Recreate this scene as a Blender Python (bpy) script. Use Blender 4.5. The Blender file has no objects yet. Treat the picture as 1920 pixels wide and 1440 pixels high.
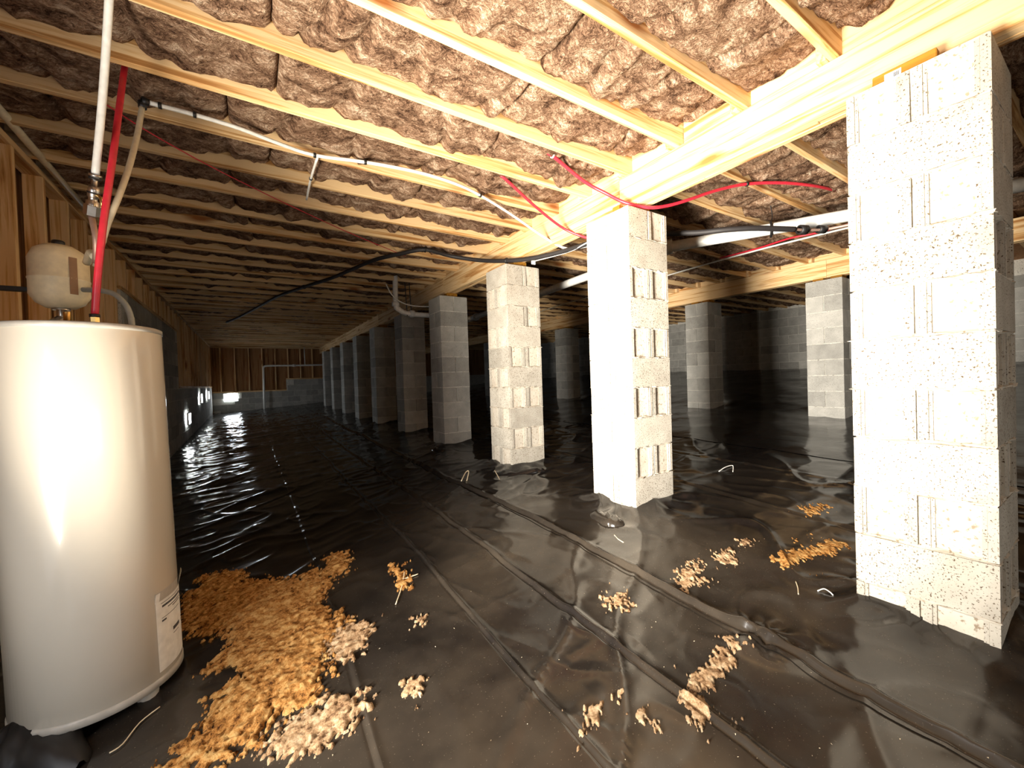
import bpy, bmesh, math, random
import numpy as np
from mathutils import Vector, Matrix

SC = bpy.context.scene
COL = SC.collection
R = random.Random(7)

# ------------------------------------------------------------------ camera, world, lights, exposure
FPX = 761.22
YAW, PITCH, ROLL = math.radians(32.9035), math.radians(-0.7651), math.radians(1.8592)
CAM = Vector((0.0, 0.0, 1.0))
_f = Vector((math.sin(YAW) * math.cos(PITCH), math.cos(YAW) * math.cos(PITCH), math.sin(PITCH)))
_r0 = Vector((math.cos(YAW), -math.sin(YAW), 0))
_d0 = _f.cross(_r0)
_r = math.cos(ROLL) * _r0 + math.sin(ROLL) * _d0
_d = -math.sin(ROLL) * _r0 + math.cos(ROLL) * _d0
cd = bpy.data.cameras.new('camera'); cam = bpy.data.objects.new('camera', cd); COL.objects.link(cam)
cd.sensor_width = 36.0; cd.lens = FPX / 1920 * 36.0; cd.clip_start = 0.02; cd.clip_end = 100
mw = Matrix((( _r.x, -_d.x, -_f.x, CAM.x), (_r.y, -_d.y, -_f.y, CAM.y), (_r.z, -_d.z, -_f.z, CAM.z), (0, 0, 0, 1)))
cam.matrix_world = mw
SC.camera = cam

world = bpy.data.worlds.new('world'); SC.world = world; world.use_nodes = True
world.node_tree.nodes['Background'].inputs[0].default_value = (0.85, 0.92, 1.0, 1)
world.node_tree.nodes['Background'].inputs[1].default_value = 0.35

def area(name, loc, target, sx, sy, power, color, spread=math.pi):
    ld = bpy.data.lights.new(name, 'AREA'); ld.shape = 'RECTANGLE'; ld.size = sx; ld.size_y = sy
    ld.energy = power; ld.color = color; ld.spread = spread
    o = bpy.data.objects.new(name, ld); COL.objects.link(o); o.location = loc
    o.rotation_euler = (Vector(target) - Vector(loc)).to_track_quat('-Z', 'Y').to_euler()
    return o
# daylight through the access door in the side wall (beside the camera); ceiling and rear fill lamps are added
area('door_daylight', (-1.25, 0.70, 0.80), (1.0, 1.44, 0.86), 0.5, 1.3, 54, (1.0, 0.94, 0.85), math.radians(68))
area('door_ceiling_fill', (-1.00, 0.90, 0.25), (1.0, 1.4, 1.65), 0.8, 0.6, 57, (1.0, 0.90, 0.74), math.radians(84))  # added lamp brightening the ceiling, standing in for bounce off the ground outside
area('door_sky', (-1.04, 0.88, 0.75), (1.0, 0.88, 0.75), 0.55, 1.4, 12, (0.98, 0.98, 1.0))
area('rear_fill', (1.2, -1.55, 0.6), (0.9, 0.0, 1.0), 1.1, 1.1, 7, (1.0, 0.93, 0.82))  # added fill from behind the camera, no known source there

vs = SC.view_settings
vs.view_transform = 'Standard'; vs.look = 'None'; vs.gamma = 1.0; vs.use_curve_mapping = False
vs.exposure = 1.1
try:
    SC.cycles.max_bounces = 8; SC.cycles.diffuse_bounces = 5; SC.cycles.glossy_bounces = 3
    SC.cycles.caustics_reflective = False; SC.cycles.caustics_refractive = False
    SC.cycles.use_denoising = True; SC.cycles.sample_clamp_indirect = 6.0
except Exception:
    pass

# ------------------------------------------------------------------ helpers
def ray(u, v):
    return _r * ((u - 960) / FPX) + _d * ((v - 720) / FPX) + _f
def on_x(u, v, X): q = ray(u, v); return CAM + q * ((X - CAM.x) / q.x)
def on_y(u, v, Y): q = ray(u, v); return CAM + q * ((Y - CAM.y) / q.y)
def on_z(u, v, Z): q = ray(u, v); return CAM + q * ((Z - CAM.z) / q.z)
def on_d(u, v, D): return CAM + ray(u, v) * D

def link(o, parent=None):
    COL.objects.link(o)
    if parent is not None: o.parent = parent
    return o
def mk(name, verts, faces, mat, parent=None, smooth=False):
    me = bpy.data.meshes.new(name)
    me.from_pydata([tuple(v) for v in verts], [], [tuple(f) for f in faces])
    if isinstance(mat, (list, tuple)):
        for m in mat: me.materials.append(m)
    else: me.materials.append(mat)
    if smooth: me.polygons.foreach_set('use_smooth', [True] * len(me.polygons))
    me.update()
    return link(bpy.data.objects.new(name, me), parent)
def inst(name, me, loc, parent=None, rot=(0, 0, 0), scale=(1, 1, 1)):
    o = bpy.data.objects.new(name, me); o.location = loc; o.rotation_euler = rot; o.scale = scale
    return link(o, parent)
def empty(name, loc=(0, 0, 0), parent=None):
    o = bpy.data.objects.new(name, None); o.location = loc; o.empty_display_size = 0.05
    return link(o, parent)
def tag(o, label, cat, group=None, kind=None):
    o['label'] = label; o['category'] = cat
    if group: o['group'] = group
    if kind: o['kind'] = kind
    return o
def struct(o, label=None):
    o['kind'] = 'structure'
    if label: o['label'] = label
    return o
class MB:
    def __init__(s): s.v = []; s.f = []
    def add(s, v, f):
        n = len(s.v); s.v += [tuple(x) for x in v]; s.f += [tuple(i + n for i in q) for q in f]; return s
    def box(s, x0, x1, y0, y1, z0, z1, bev=0.0):
        if bev <= 0:
            v = [(x, y, z) for x in (x0, x1) for y in (y0, y1) for z in (z0, z1)]
            return s.add(v, [(0, 1, 3, 2), (4, 6, 7, 5), (0, 4, 5, 1), (2, 3, 7, 6), (0, 2, 6, 4), (1, 5, 7, 3)])
        bm = bmesh.new(); bmesh.ops.create_cube(bm, size=1)
        for q in bm.verts: q.co = Vector(((x0 + x1) / 2 + q.co.x * (x1 - x0), (y0 + y1) / 2 + q.co.y * (y1 - y0), (z0 + z1) / 2 + q.co.z * (z1 - z0)))
        bmesh.ops.bevel(bm, geom=bm.edges[:], offset=bev, segments=1, affect='EDGES')
        bm.verts.index_update()
        s.add([q.co[:] for q in bm.verts], [[w.index for w in f.verts] for f in bm.faces]); bm.free(); return s
    def tube(s, pts, r, n=10, smooth=True, cap=True, step=4):
        P = [Vector(p) for p in pts]
        if smooth and len(P) > 2:
            Q = []
            for i in range(len(P) - 1):
                a = P[max(i - 1, 0)]; b = P[i]; c = P[i + 1]; d = P[min(i + 2, len(P) - 1)]
                for k in range(step):
                    t = k / step
                    Q.append(0.5 * ((2 * b) + (c - a) * t + (2 * a - 5 * b + 4 * c - d) * t * t + (3 * b - a - 3 * c + d) * t ** 3))
            Q.append(P[-1]); P = Q
        rs = r if isinstance(r, (list, tuple)) else [r] * len(P)
        t0 = (P[1] - P[0]).normalized()
        nrm = t0.cross(Vector((0, 0, 1)))
        if nrm.length < 0.05: nrm = t0.cross(Vector((1, 0, 0)))
        nrm.normalize(); V = []; F = []
        for i, p in enumerate(P):
            t = (P[min(i + 1, len(P) - 1)] - P[max(i - 1, 0)]).normalized()
            nrm = (nrm - t * nrm.dot(t)).normalized(); b = t.cross(nrm)
            for k in range(n):
                a = 2 * math.pi * k / n
                V.append(p + (nrm * math.cos(a) + b * math.sin(a)) * rs[min(i, len(rs) - 1)])
        for i in range(len(P) - 1):
            for k in range(n):
                F.append((i * n + k, i * n + (k + 1) % n, (i + 1) * n + (k + 1) % n, (i + 1) * n + k))
        if cap: F += [tuple(range(n))[::-1], tuple((len(P) - 1) * n + k for k in range(n))]
        return s.add(V, F)
    def lathe(s, prof, n=32, org=(0, 0, 0), axis=(0, 0, 1)):
        ax = Vector(axis).normalized(); u = ax.orthogonal().normalized(); w = ax.cross(u); o = Vector(org); V = []; F = []
        for (r, z) in prof:
            for k in range(n):
                a = 2 * math.pi * k / n; V.append(o + ax * z + (u * math.cos(a) + w * math.sin(a)) * max(r, 1e-4))
        for i in range(len(prof) - 1):
            for k in range(n): F.append((i * n + k, i * n + (k + 1) % n, (i + 1) * n + (k + 1) % n, (i + 1) * n + k))
        return s.add(V, F)
    def build(s, name, mat, parent=None, smooth=False): return mk(name, s.v, s.f, mat, parent, smooth)

# value-noise in numpy (deterministic)
_rng = np.random.default_rng(3)
_T = _rng.random((256, 256))
def vnoise(x, y):
    x = np.asarray(x, float); y = np.asarray(y, float)
    xi = np.floor(x).astype(int); yi = np.floor(y).astype(int); fx = x - xi; fy = y - yi
    fx = fx * fx * fx * (fx * (fx * 6 - 15) + 10); fy = fy * fy * fy * (fy * (fy * 6 - 15) + 10)
    a = _T[xi & 255, yi & 255]; b = _T[(xi + 1) & 255, yi & 255]; c = _T[xi & 255, (yi + 1) & 255]; d = _T[(xi + 1) & 255, (yi + 1) & 255]
    return (a * (1 - fx) + b * fx) * (1 - fy) + (c * (1 - fx) + d * fx) * fy
def fbm(x, y, o=4):
    s = 0; a = 0.5; t = 0
    for i in range(o):
        s = s + a * vnoise(x * 2 ** i + 17.3 * i, y * 2 ** i + 5.1 * i); t += a; a *= 0.5
    return s / t
def ridge(x, y): return 1 - np.abs(2 * vnoise(x, y) - 1)

# ------------------------------------------------------------------ materials
def nodes(name):
    m = bpy.data.materials.new(name); m.use_nodes = True
    nt = m.node_tree; b = nt.nodes['Principled BSDF']
    return m, nt, b
def N(nt, t, **kw):
    n = nt.nodes.new(t)
    for k, v in kw.items():
        if k in n.inputs.keys(): n.inputs[k].default_value = v
        else: setattr(n, k, v)
    return n
def ramp(nt, fac, stops):
    n = nt.nodes.new('ShaderNodeValToRGB'); e = n.color_ramp.elements
    while len(e) < len(stops): e.new(0.5)
    for q, (p, c) in zip(e, stops): q.position = p; q.color = (*c, 1) if len(c) == 3 else c
    nt.links.new(fac, n.inputs[0]); return n
def coords(nt, scale, rand=30.0):
    tc = N(nt, 'ShaderNodeTexCoord'); oi = N(nt, 'ShaderNodeObjectInfo')
    mu = N(nt, 'ShaderNodeMath', operation='MULTIPLY'); nt.links.new(oi.outputs['Random'], mu.inputs[0]); mu.inputs[1].default_value = rand
    va = N(nt, 'ShaderNodeVectorMath', operation='ADD'); nt.links.new(tc.outputs['Object'], va.inputs[0]); nt.links.new(mu.outputs[0], va.inputs[1])
    vm = N(nt, 'ShaderNodeVectorMath', operation='MULTIPLY'); nt.links.new(va.outputs[0], vm.inputs[0]); vm.inputs[1].default_value = scale
    return vm.outputs[0], oi.outputs['Random'], va.outputs[0]
def bump(nt, b, h, strength, dist):
    n = N(nt, 'ShaderNodeBump'); n.inputs['Strength'].default_value = strength; n.inputs['Distance'].default_value = dist
    nt.links.new(h, n.inputs['Height']); nt.links.new(n.outputs[0], b.inputs['Normal'])
def simple(name, col, rough=0.5, metal=0.0, var=1.0, **kw):
    m, nt, b = nodes(name); b.inputs['Base Color'].default_value = (*col, 1); b.inputs['Roughness'].default_value = rough; b.inputs['Metallic'].default_value = metal
    no = N(nt, 'ShaderNodeTexNoise', Scale=35.0, Detail=3.0)
    tc = N(nt, 'ShaderNodeTexCoord'); nt.links.new(tc.outputs['Object'], no.inputs['Vector'])
    r = ramp(nt, no.outputs['Fac'], [(0.3, tuple(c * (1 - .12 * var) for c in col)), (0.7, tuple(min(1, c * (1 + .06 * var)) for c in col))])
    nt.links.new(r.outputs[0], b.inputs['Base Color'])
    for k, v in kw.items(): b.inputs[k].default_value = v
    return m
def wood(name, axis, light, mid, dark):
    m, nt, b = nodes(name)
    sc = [16.0, 16.0, 16.0]; sc[axis] = 0.55
    v, rnd, raw = coords(nt, sc)
    n1 = N(nt, 'ShaderNodeTexNoise', Scale=1.6, Detail=5.0, Roughness=0.62, Distortion=0.5); nt.links.new(v, n1.inputs['Vector'])
    r = ramp(nt, n1.outputs['Fac'], [(0.36, dark), (0.44, mid), (0.51, light), (0.60, light), (0.68, mid)])
    ks = [5.0, 5.0, 5.0]; ks[axis] = 1.5
    vm = N(nt, 'ShaderNodeVectorMath', operation='MULTIPLY'); nt.links.new(raw, vm.inputs[0]); vm.inputs[1].default_value = ks
    vo = N(nt, 'ShaderNodeTexVoronoi', Scale=1.0); nt.links.new(vm.outputs[0], vo.inputs['Vector'])
    kr = ramp(nt, vo.outputs['Distance'], [(0.06, (1, 1, 1)), (0.20, (0, 0, 0))])
    mx = N(nt, 'ShaderNodeMix', data_type='RGBA'); nt.links.new(kr.outputs[0], mx.inputs[0]); nt.links.new(r.outputs[0], mx.inputs[6]); mx.inputs[7].default_value = (0.36, 0.13, 0.035, 1)
    hs = N(nt, 'ShaderNodeHueSaturation'); nt.links.new(mx.outputs[2], hs.inputs['Color'])
    mr = N(nt, 'ShaderNodeMapRange'); nt.links.new(rnd, mr.inputs[0]); mr.inputs[3].default_value = 0.85; mr.inputs[4].default_value = 1.12; nt.links.new(mr.outputs[0], hs.inputs['Value'])
    nt.links.new(hs.outputs[0], b.inputs['Base Color'])
    b.inputs['Roughness'].default_value = 0.72; b.inputs['Specular IOR Level'].default_value = 0.25
    bump(nt, b, n1.outputs['Fac'], 0.25, 0.01)
    return m
PINE = dict(light=(0.82, 0.58, 0.31), mid=(0.68, 0.41, 0.17), dark=(0.43, 0.20, 0.06))
W_X = wood('pine_along_x', 0, **PINE); W_Y = wood('pine_along_y', 1, **PINE); W_Z = wood('pine_along_z', 2, **PINE)
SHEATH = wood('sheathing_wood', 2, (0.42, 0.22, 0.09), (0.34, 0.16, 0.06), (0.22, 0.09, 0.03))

def block_mat(name, c0, c1, pit, var=0.2, pscale=190.0):
    m, nt, b = nodes(name)
    v, rnd, raw = coords(nt, (1, 1, 1), 9.0)
    a = N(nt, 'ShaderNodeTexNoise', Scale=9.0, Detail=4.0); nt.links.new(v, a.inputs['Vector'])
    r = ramp(nt, a.outputs['Fac'], [(0.3, c0), (0.7, c1)])
    p = N(nt, 'ShaderNodeTexNoise', Scale=pscale, Detail=2.0, Roughness=0.6); nt.links.new(v, p.inputs['Vector'])
    pr = ramp(nt, p.outputs['Fac'], [(0.33, (1, 1, 1)), (0.42, (0, 0, 0))])
    mx = N(nt, 'ShaderNodeMix', data_type='RGBA'); nt.links.new(pr.outputs[0], mx.inputs[0]); nt.links.new(r.outputs[0], mx.inputs[6]); mx.inputs[7].default_value = (*pit, 1)
    hs = N(nt, 'ShaderNodeHueSaturation'); nt.links.new(mx.outputs[2], hs.inputs['Color'])
    mr = N(nt, 'ShaderNodeMapRange'); nt.links.new(rnd, mr.inputs[0]); mr.inputs[3].default_value = 1 - var; mr.inputs[4].default_value = 1 + var * 0.4; nt.links.new(mr.outputs[0], hs.inputs['Value'])
    nt.links.new(hs.outputs[0], b.inputs['Base Color']); b.inputs['Roughness'].default_value = 0.95; b.inputs['Specular IOR Level'].default_value = 0.1
    bump(nt, b, p.outputs['Fac'], 0.5, 0.004)
    return m
BLOCK = block_mat('concrete_block_pale', (0.40, 0.365, 0.305), (0.51, 0.475, 0.405), (0.10, 0.07, 0.045), 0.2, 140.0)
BLOCK_GREY = block_mat('concrete_block_grey', (0.40, 0.39, 0.355), (0.52, 0.505, 0.46), (0.2, 0.19, 0.17), 0.25)
MORTAR = block_mat('mortar_pale', (0.50, 0.44, 0.36), (0.62, 0.57, 0.48), (0.3, 0.24, 0.17), 0.05, 60.0)
MORTAR_GREY = block_mat('mortar_grey', (0.62, 0.60, 0.53), (0.74, 0.72, 0.65), (0.3, 0.28, 0.25), 0.05, 60.0)

def insulation_mat():
    m, nt, b = nodes('brown_fibreglass')
    v, rnd, raw = coords(nt, (1, 1.6, 1), 12.0)
    n1 = N(nt, 'ShaderNodeTexNoise', Scale=7.0, Detail=7.0, Roughness=0.7, Distortion=0.8); nt.links.new(v, n1.inputs['Vector'])
    n2 = N(nt, 'ShaderNodeTexNoise', Scale=48.0, Detail=4.0, Roughness=0.7, Distortion=1.2); nt.links.new(v, n2.inputs['Vector'])
    mx = N(nt, 'ShaderNodeMix', data_type='FLOAT'); mx.inputs[0].default_value = 0.4; nt.links.new(n1.outputs['Fac'], mx.inputs[2]); nt.links.new(n2.outputs['Fac'], mx.inputs[3])
    r = ramp(nt, mx.outputs[0], [(0.38, (0.06, 0.03, 0.018)), (0.46, (0.25, 0.14, 0.085)), (0.53, (0.48, 0.30, 0.19)), (0.62, (0.88, 0.68, 0.50))])
    nt.links.new(r.outputs[0], b.inputs['Base Color']); b.inputs['Roughness'].default_value = 1.0; b.inputs['Specular IOR Level'].default_value = 0.05
    bump(nt, b, mx.outputs[0], 1.0, 0.09)
    return m
INSUL = insulation_mat()

def plastic_mat():
    m, nt, b = nodes('black_polyethylene_sheet')
    v, rnd, raw = coords(nt, (1, 1, 1), 0.0)
    d1 = N(nt, 'ShaderNodeTexNoise', Scale=1.1, Detail=6.0, Roughness=0.6); nt.links.new(v, d1.inputs['Vector'])
    d2 = N(nt, 'ShaderNodeTexNoise', Scale=160.0, Detail=2.0); nt.links.new(v, d2.inputs['Vector'])
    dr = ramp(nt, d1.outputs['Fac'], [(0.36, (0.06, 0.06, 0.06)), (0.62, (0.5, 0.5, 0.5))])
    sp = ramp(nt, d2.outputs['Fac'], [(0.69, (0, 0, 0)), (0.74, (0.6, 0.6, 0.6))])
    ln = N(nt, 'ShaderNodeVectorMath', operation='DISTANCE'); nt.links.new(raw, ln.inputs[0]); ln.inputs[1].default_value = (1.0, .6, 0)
    fo = N(nt, 'ShaderNodeMapRange'); nt.links.new(ln.outputs['Value'], fo.inputs[0]); fo.inputs[1].default_value = .8; fo.inputs[2].default_value = 3.2; fo.inputs[3].default_value = 1.0; fo.inputs[4].default_value = .12  # dust tint fades with distance, also painting in near sheen and far shade
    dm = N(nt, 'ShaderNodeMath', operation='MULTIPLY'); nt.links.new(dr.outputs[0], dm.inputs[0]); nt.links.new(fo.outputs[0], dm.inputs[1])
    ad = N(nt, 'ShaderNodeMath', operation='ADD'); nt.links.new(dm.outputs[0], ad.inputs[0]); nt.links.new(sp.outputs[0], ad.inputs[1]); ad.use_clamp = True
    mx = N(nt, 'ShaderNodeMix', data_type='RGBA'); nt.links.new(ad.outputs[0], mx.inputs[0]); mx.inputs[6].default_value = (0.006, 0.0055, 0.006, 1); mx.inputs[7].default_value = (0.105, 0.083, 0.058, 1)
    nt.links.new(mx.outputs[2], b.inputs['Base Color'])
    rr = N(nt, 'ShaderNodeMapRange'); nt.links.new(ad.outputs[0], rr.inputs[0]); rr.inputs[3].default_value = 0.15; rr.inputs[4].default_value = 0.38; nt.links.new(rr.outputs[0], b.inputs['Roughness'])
    b.inputs['IOR'].default_value = 1.5
    w = N(nt, 'ShaderNodeTexNoise', Scale=6.0, Detail=2.0, Distortion=0.3); nt.links.new(v, w.inputs['Vector'])
    bump(nt, b, w.outputs['Fac'], 0.2, 0.02)
    return m
PLASTIC = plastic_mat()

def soil_mat(name='loose_orange_clay', c0=(0.08, 0.03, 0.012), c1=(0.62, 0.28, 0.075), c2=(0.92, 0.60, 0.24)):
    m, nt, b = nodes(name)
    v, rnd, raw = coords(nt, (1, 1, 1), 5.0)
    n1 = N(nt, 'ShaderNodeTexNoise', Scale=30.0, Detail=9.0, Roughness=0.82); nt.links.new(v, n1.inputs['Vector'])
    r = ramp(nt, n1.outputs['Fac'], [(0.38, c0), (0.48, c1), (0.60, c2)])
    nt.links.new(r.outputs[0], b.inputs['Base Color']); b.inputs['Roughness'].default_value = 1.0; b.inputs['Specular IOR Level'].default_value = 0.05
    bump(nt, b, n1.outputs['Fac'], 1.0, 0.02)
    return m
SOIL = soil_mat()
SOIL_PALE = soil_mat('pale_clay_crust', (0.16, 0.085, 0.045), (0.58, 0.36, 0.19), (0.88, 0.68, 0.44))
EARTH = simple('bare_earth', (0.22, 0.10, 0.04), 1.0)
HEATER = simple('heater_enamel', (0.66, 0.60, 0.50), 0.24, 0.0, 0.06); HEATER.node_tree.nodes['Principled BSDF'].inputs['Coat Weight'].default_value = 0.4
HEATER_GREY = simple('heater_rim', (0.44, 0.41, 0.36), 0.4)
CREAM = simple('tank_paint', (0.86, 0.76, 0.52), 0.45)
PAPER = simple('label_paper', (0.80, 0.79, 0.75), 0.6)
INK = simple('label_ink', (0.06, 0.06, 0.065), 0.6)
BROWN_TAPE = simple('brown_strip', (0.30, 0.17, 0.09), 0.6)
WHITE_PIPE = simple('white_plastic_pipe', (0.82, 0.81, 0.76), 0.35)
IVORY_PIPE = simple('ivory_plastic_pipe', (0.72, 0.62, 0.44), 0.4)
RED_PIPE = simple('red_plastic_pipe', (0.60, 0.025, 0.045), 0.35)
BLACK = simple('black_rubber', (0.012, 0.011, 0.011), 0.45)
FOAM = simple('black_foam_sleeve', (0.02, 0.017, 0.017), 0.6)
BRASS = simple('brass', (0.75, 0.50, 0.18), 0.3, 1.0)
STEEL = simple('steel', (0.62, 0.59, 0.55), 0.3, 1.0)
COPPER_DULL = simple('dull_copper', (0.50, 0.33, 0.26), 0.5, 0.6)
GREY_HOSE = simple('grey_conduit', (0.32, 0.33, 0.29), 0.45)
SHIM = wood('treated_shim', 1, (0.34, 0.16, 0.018), (0.28, 0.12, 0.012), (0.22, 0.09, 0.01))
STRAW = simple('straw', (0.75, 0.62, 0.42), 0.7)
DAY, _nt, _b = nodes('daylight_pane')
_b.inputs['Base Color'].default_value = (0.8, 0.85, 0.9, 1); _b.inputs['Emission Color'].default_value = (0.86, 0.93, 1.0, 1); _b.inputs['Emission Strength'].default_value = 15.0

# ------------------------------------------------------------------ ground shape
P1Y = [0.264, 1.834, 3.359, 5.002, 6.623, 8.354, 10.0, 11.65, 13.3, 14.95]
PX0, PW = 2.147, 0.40
ROW2Y = [0.25, 1.99, 3.75, 5.5, 7.22, 9.0, 10.75]
R2X0 = 6.2
TOP = 2.129
BEAM_B, BEAM_T = 2.18, 2.41
LEFT_X, RIGHT_X, FAR_Y, BACK_Y = -1.05, 10.4, 17.0, -1.6
def base_z(x, y):
    x = np.asarray(x, float); y = np.asarray(y, float)
    z1 = np.interp(y, [-2, .26, 1.83, 3.36, 6.6, 8.35, 12, 15, 17], [-.06, -.03, .06, .09, .12, .14, .2, .26, .32])
    zl = np.interp(y, [-2, 0.8, 2.2, 3.2, 6, 10, 17], [-.30, -.22, -.20, -.19, -.12, .0, .14])
    z2 = np.interp(y, [-2, 2, 4, 7.5, 17], [.36, .38, .42, .48, .5])
    zr = np.interp(y, [-2, 4, 10, 17], [.98, 1.0, 1.04, .9])
    z = np.where(x < 2.2, zl + (z1 - zl) * np.clip((x + 0.6) / 2.8, 0, 1), 0)
    z = np.where((x >= 2.2) & (x < 6.4), z1 + (z2 - z1) * np.clip((x - 2.2) / 4.2, 0, 1), z)
    z = np.where(x >= 6.4, z2 + (zr - z2) * np.clip((x - 6.4) / 4.0, 0, 1), z)
    return z
SEAMS = [(1.62, 0.024, 0.026), (1.18, 0.014, 0.02), (0.83, 0.009, 0.016), (0.30, 0.006, 0.02), (2.9, 0.012, 0.03), (3.7, 0.012, 0.03), (4.8, 0.015, 0.04)]
def wrinkle(x, y):
    x = np.asarray(x, float); y = np.asarray(y, float)
    w = 0.030 * (fbm(x * 1.3, y * 1.3, 3) - 0.5)
    # long soft creases running across the sheet plus short crumples
    q = ridge(x * 1.5 + 0.8 * vnoise(x * 2, y * 2), y * 4.2 + 0.6 * vnoise(x * 3 + 9, y * 3))
    amp = np.clip(0.35 + 0.9 * vnoise(x * 0.7 + 3, y * 0.7 + 8), 0, 1.2)
    w = w + 0.010 * amp * q ** 4
    q2 = ridge(x * 5.0 + y * 2.2, y * 5.0 - x * 3.0)
    w = w + 0.009 * amp * q2 ** 4
    q3 = ridge(x * 1.1 + y * 1.3 + 31, y * 2.4 - x * 1.7 + 7)
    w = w + 0.012 * q3 ** 9
    # rippled stretch along the side wall at the far end
    rp = np.exp(-((x + 0.1) / 0.55) ** 2) * np.clip((y - 4.5) / 2.0, 0, 1)
    w = w + 0.016 * rp * (ridge(x * 1.6 + 4, y * 3.4 + 1.3 * vnoise(x * 2.2, y * 1.1)) ** 2)
    for sx, h, wd in SEAMS:
        xx = sx + 0.05 * (vnoise(y * 0.6 + sx * 9, sx * 3) - 0.5) + 0.012 * (vnoise(y * 2.5 + sx, 2.2) - .5)
        d = (x - xx) / wd
        dd = np.where(d > 0, d * 1.3, d * 2.6)
        w = w + h * np.exp(-np.abs(dd) ** 1.4) * (0.35 + 0.95 * vnoise(y * 1.6 + sx * 5, 1.5)) - 0.40 * h * np.exp(-((d + 0.95) / 0.28) ** 2)
    # gathered knot in the fold next to the tallest pier
    kx, ky = x - 1.66, y - .80
    r_ = np.hypot(kx, ky); an = np.arctan2(ky, kx)
    w = w + .030 * np.exp(-(r_ / .13) ** 2) * np.abs(np.sin(an * 2.5 + .6)) ** .7
    return w
def pier_lap(x, y):
    o = 0
    for i, py in enumerate(P1Y[:6]):
        dx = np.maximum(np.maximum(PX0 - x, x - PX0 - PW), 0); dy = np.maximum(np.maximum(py - y, y - py - PW), 0)
        d = np.hypot(dx, dy)
        a = np.arctan2(y - py - .2, x - PX0 - .2)
        o = o + (0.045 + 0.012 * np.sin(a * 3 + i)) * np.exp(-d / 0.10) + 0.010 * np.sin(a * 11 + 2 * i) * np.exp(-((d - .09) / 0.06) ** 2)
    return o
def ground(x, y):
    return base_z(x, y) + wrinkle(x, y) + pier_lap(x, y)

def grid_mesh(name, xs, ys, zf, mat, parent=None, smooth=True, hole=None):
    X, Y = np.meshgrid(xs, ys); Z = zf(X, Y)
    nx, ny = len(xs), len(ys)
    co = np.stack([X, Y, Z], -1).reshape(-1, 3)
    i = (np.arange(ny - 1)[:, None] * nx + np.arange(nx - 1)[None, :]).reshape(-1)
    quads = np.stack([i, i + 1, i + 1 + nx, i + nx], 1)
    if hole is not None:
        cc = co[quads].mean(1); quads = quads[~hole(cc[:, 0], cc[:, 1])]
    me = bpy.data.meshes.new(name)
    me.vertices.add(len(co)); me.vertices.foreach_set('co', co.astype(np.float32).ravel())
    me.loops.add(quads.size); me.loops.foreach_set('vertex_index', quads.astype(np.int32).ravel())
    me.polygons.add(len(quads)); me.polygons.foreach_set('loop_start', np.arange(0, quads.size, 4, dtype=np.int32))
    me.polygons.foreach_set('loop_total', np.full(len(quads), 4, dtype=np.int32))
    me.polygons.foreach_set('use_smooth', np.ones(len(quads), bool))
    me.update(calc_edges=True); me.validate(); me.materials.append(mat)
    return link(bpy.data.objects.new(name, me), parent)

# ------------------------------------------------------------------ floor (earth) and plastic sheets
fl = grid_mesh('floor', np.arange(LEFT_X - .1, RIGHT_X + .3, .3), np.arange(BACK_Y - .1, FAR_Y + .3, .3), lambda x, y: base_z(x, y) - 0.10, EARTH)
struct(fl, 'bare earth under the plastic sheets')
ysn = np.concatenate([np.arange(BACK_Y + .02, 0.2, .08), np.arange(0.2, 5.0, .02), np.arange(5.0, FAR_Y + .01, .05)])
def sheet(name, x0, x1, step, lift, label, ys=ysn):
    xs = np.linspace(x0, x1, int((x1 - x0) / step) + 1)
    for sx, h, wd in SEAMS[:4]:
        if x0 < sx < x1 + .05: xs = np.concatenate([xs, np.arange(max(x0, sx - .09), min(x1, sx + .09), .006)])
    xs = np.unique(np.round(xs, 4))
    def zf(x, y):
        return ground(x, y) + lift
    rects = [(PX0, y) for y in P1Y] + [(R2X0, y) for y in ROW2Y[1:]]
    def hole(cx, cy):
        m = np.zeros_like(cx, bool)
        for hx, hy in rects: m |= (cx > hx + .012) & (cx < hx + PW - .012) & (cy > hy + .012) & (cy < hy + PW - .012)
        return m
    o = grid_mesh(name, xs, ys, zf, PLASTIC, hole=hole)
    return tag(o, label, 'plastic sheet', 'black plastic ground sheets')
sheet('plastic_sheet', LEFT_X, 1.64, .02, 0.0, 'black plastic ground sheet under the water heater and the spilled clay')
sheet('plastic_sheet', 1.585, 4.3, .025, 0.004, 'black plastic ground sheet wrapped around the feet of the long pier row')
sheet('plastic_sheet', 4.25, RIGHT_X, .09, 0.008, 'black plastic ground sheet below the second beam up to the far side wall', np.concatenate([np.arange(BACK_Y + .02, FAR_Y + .01, .09)]))

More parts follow.
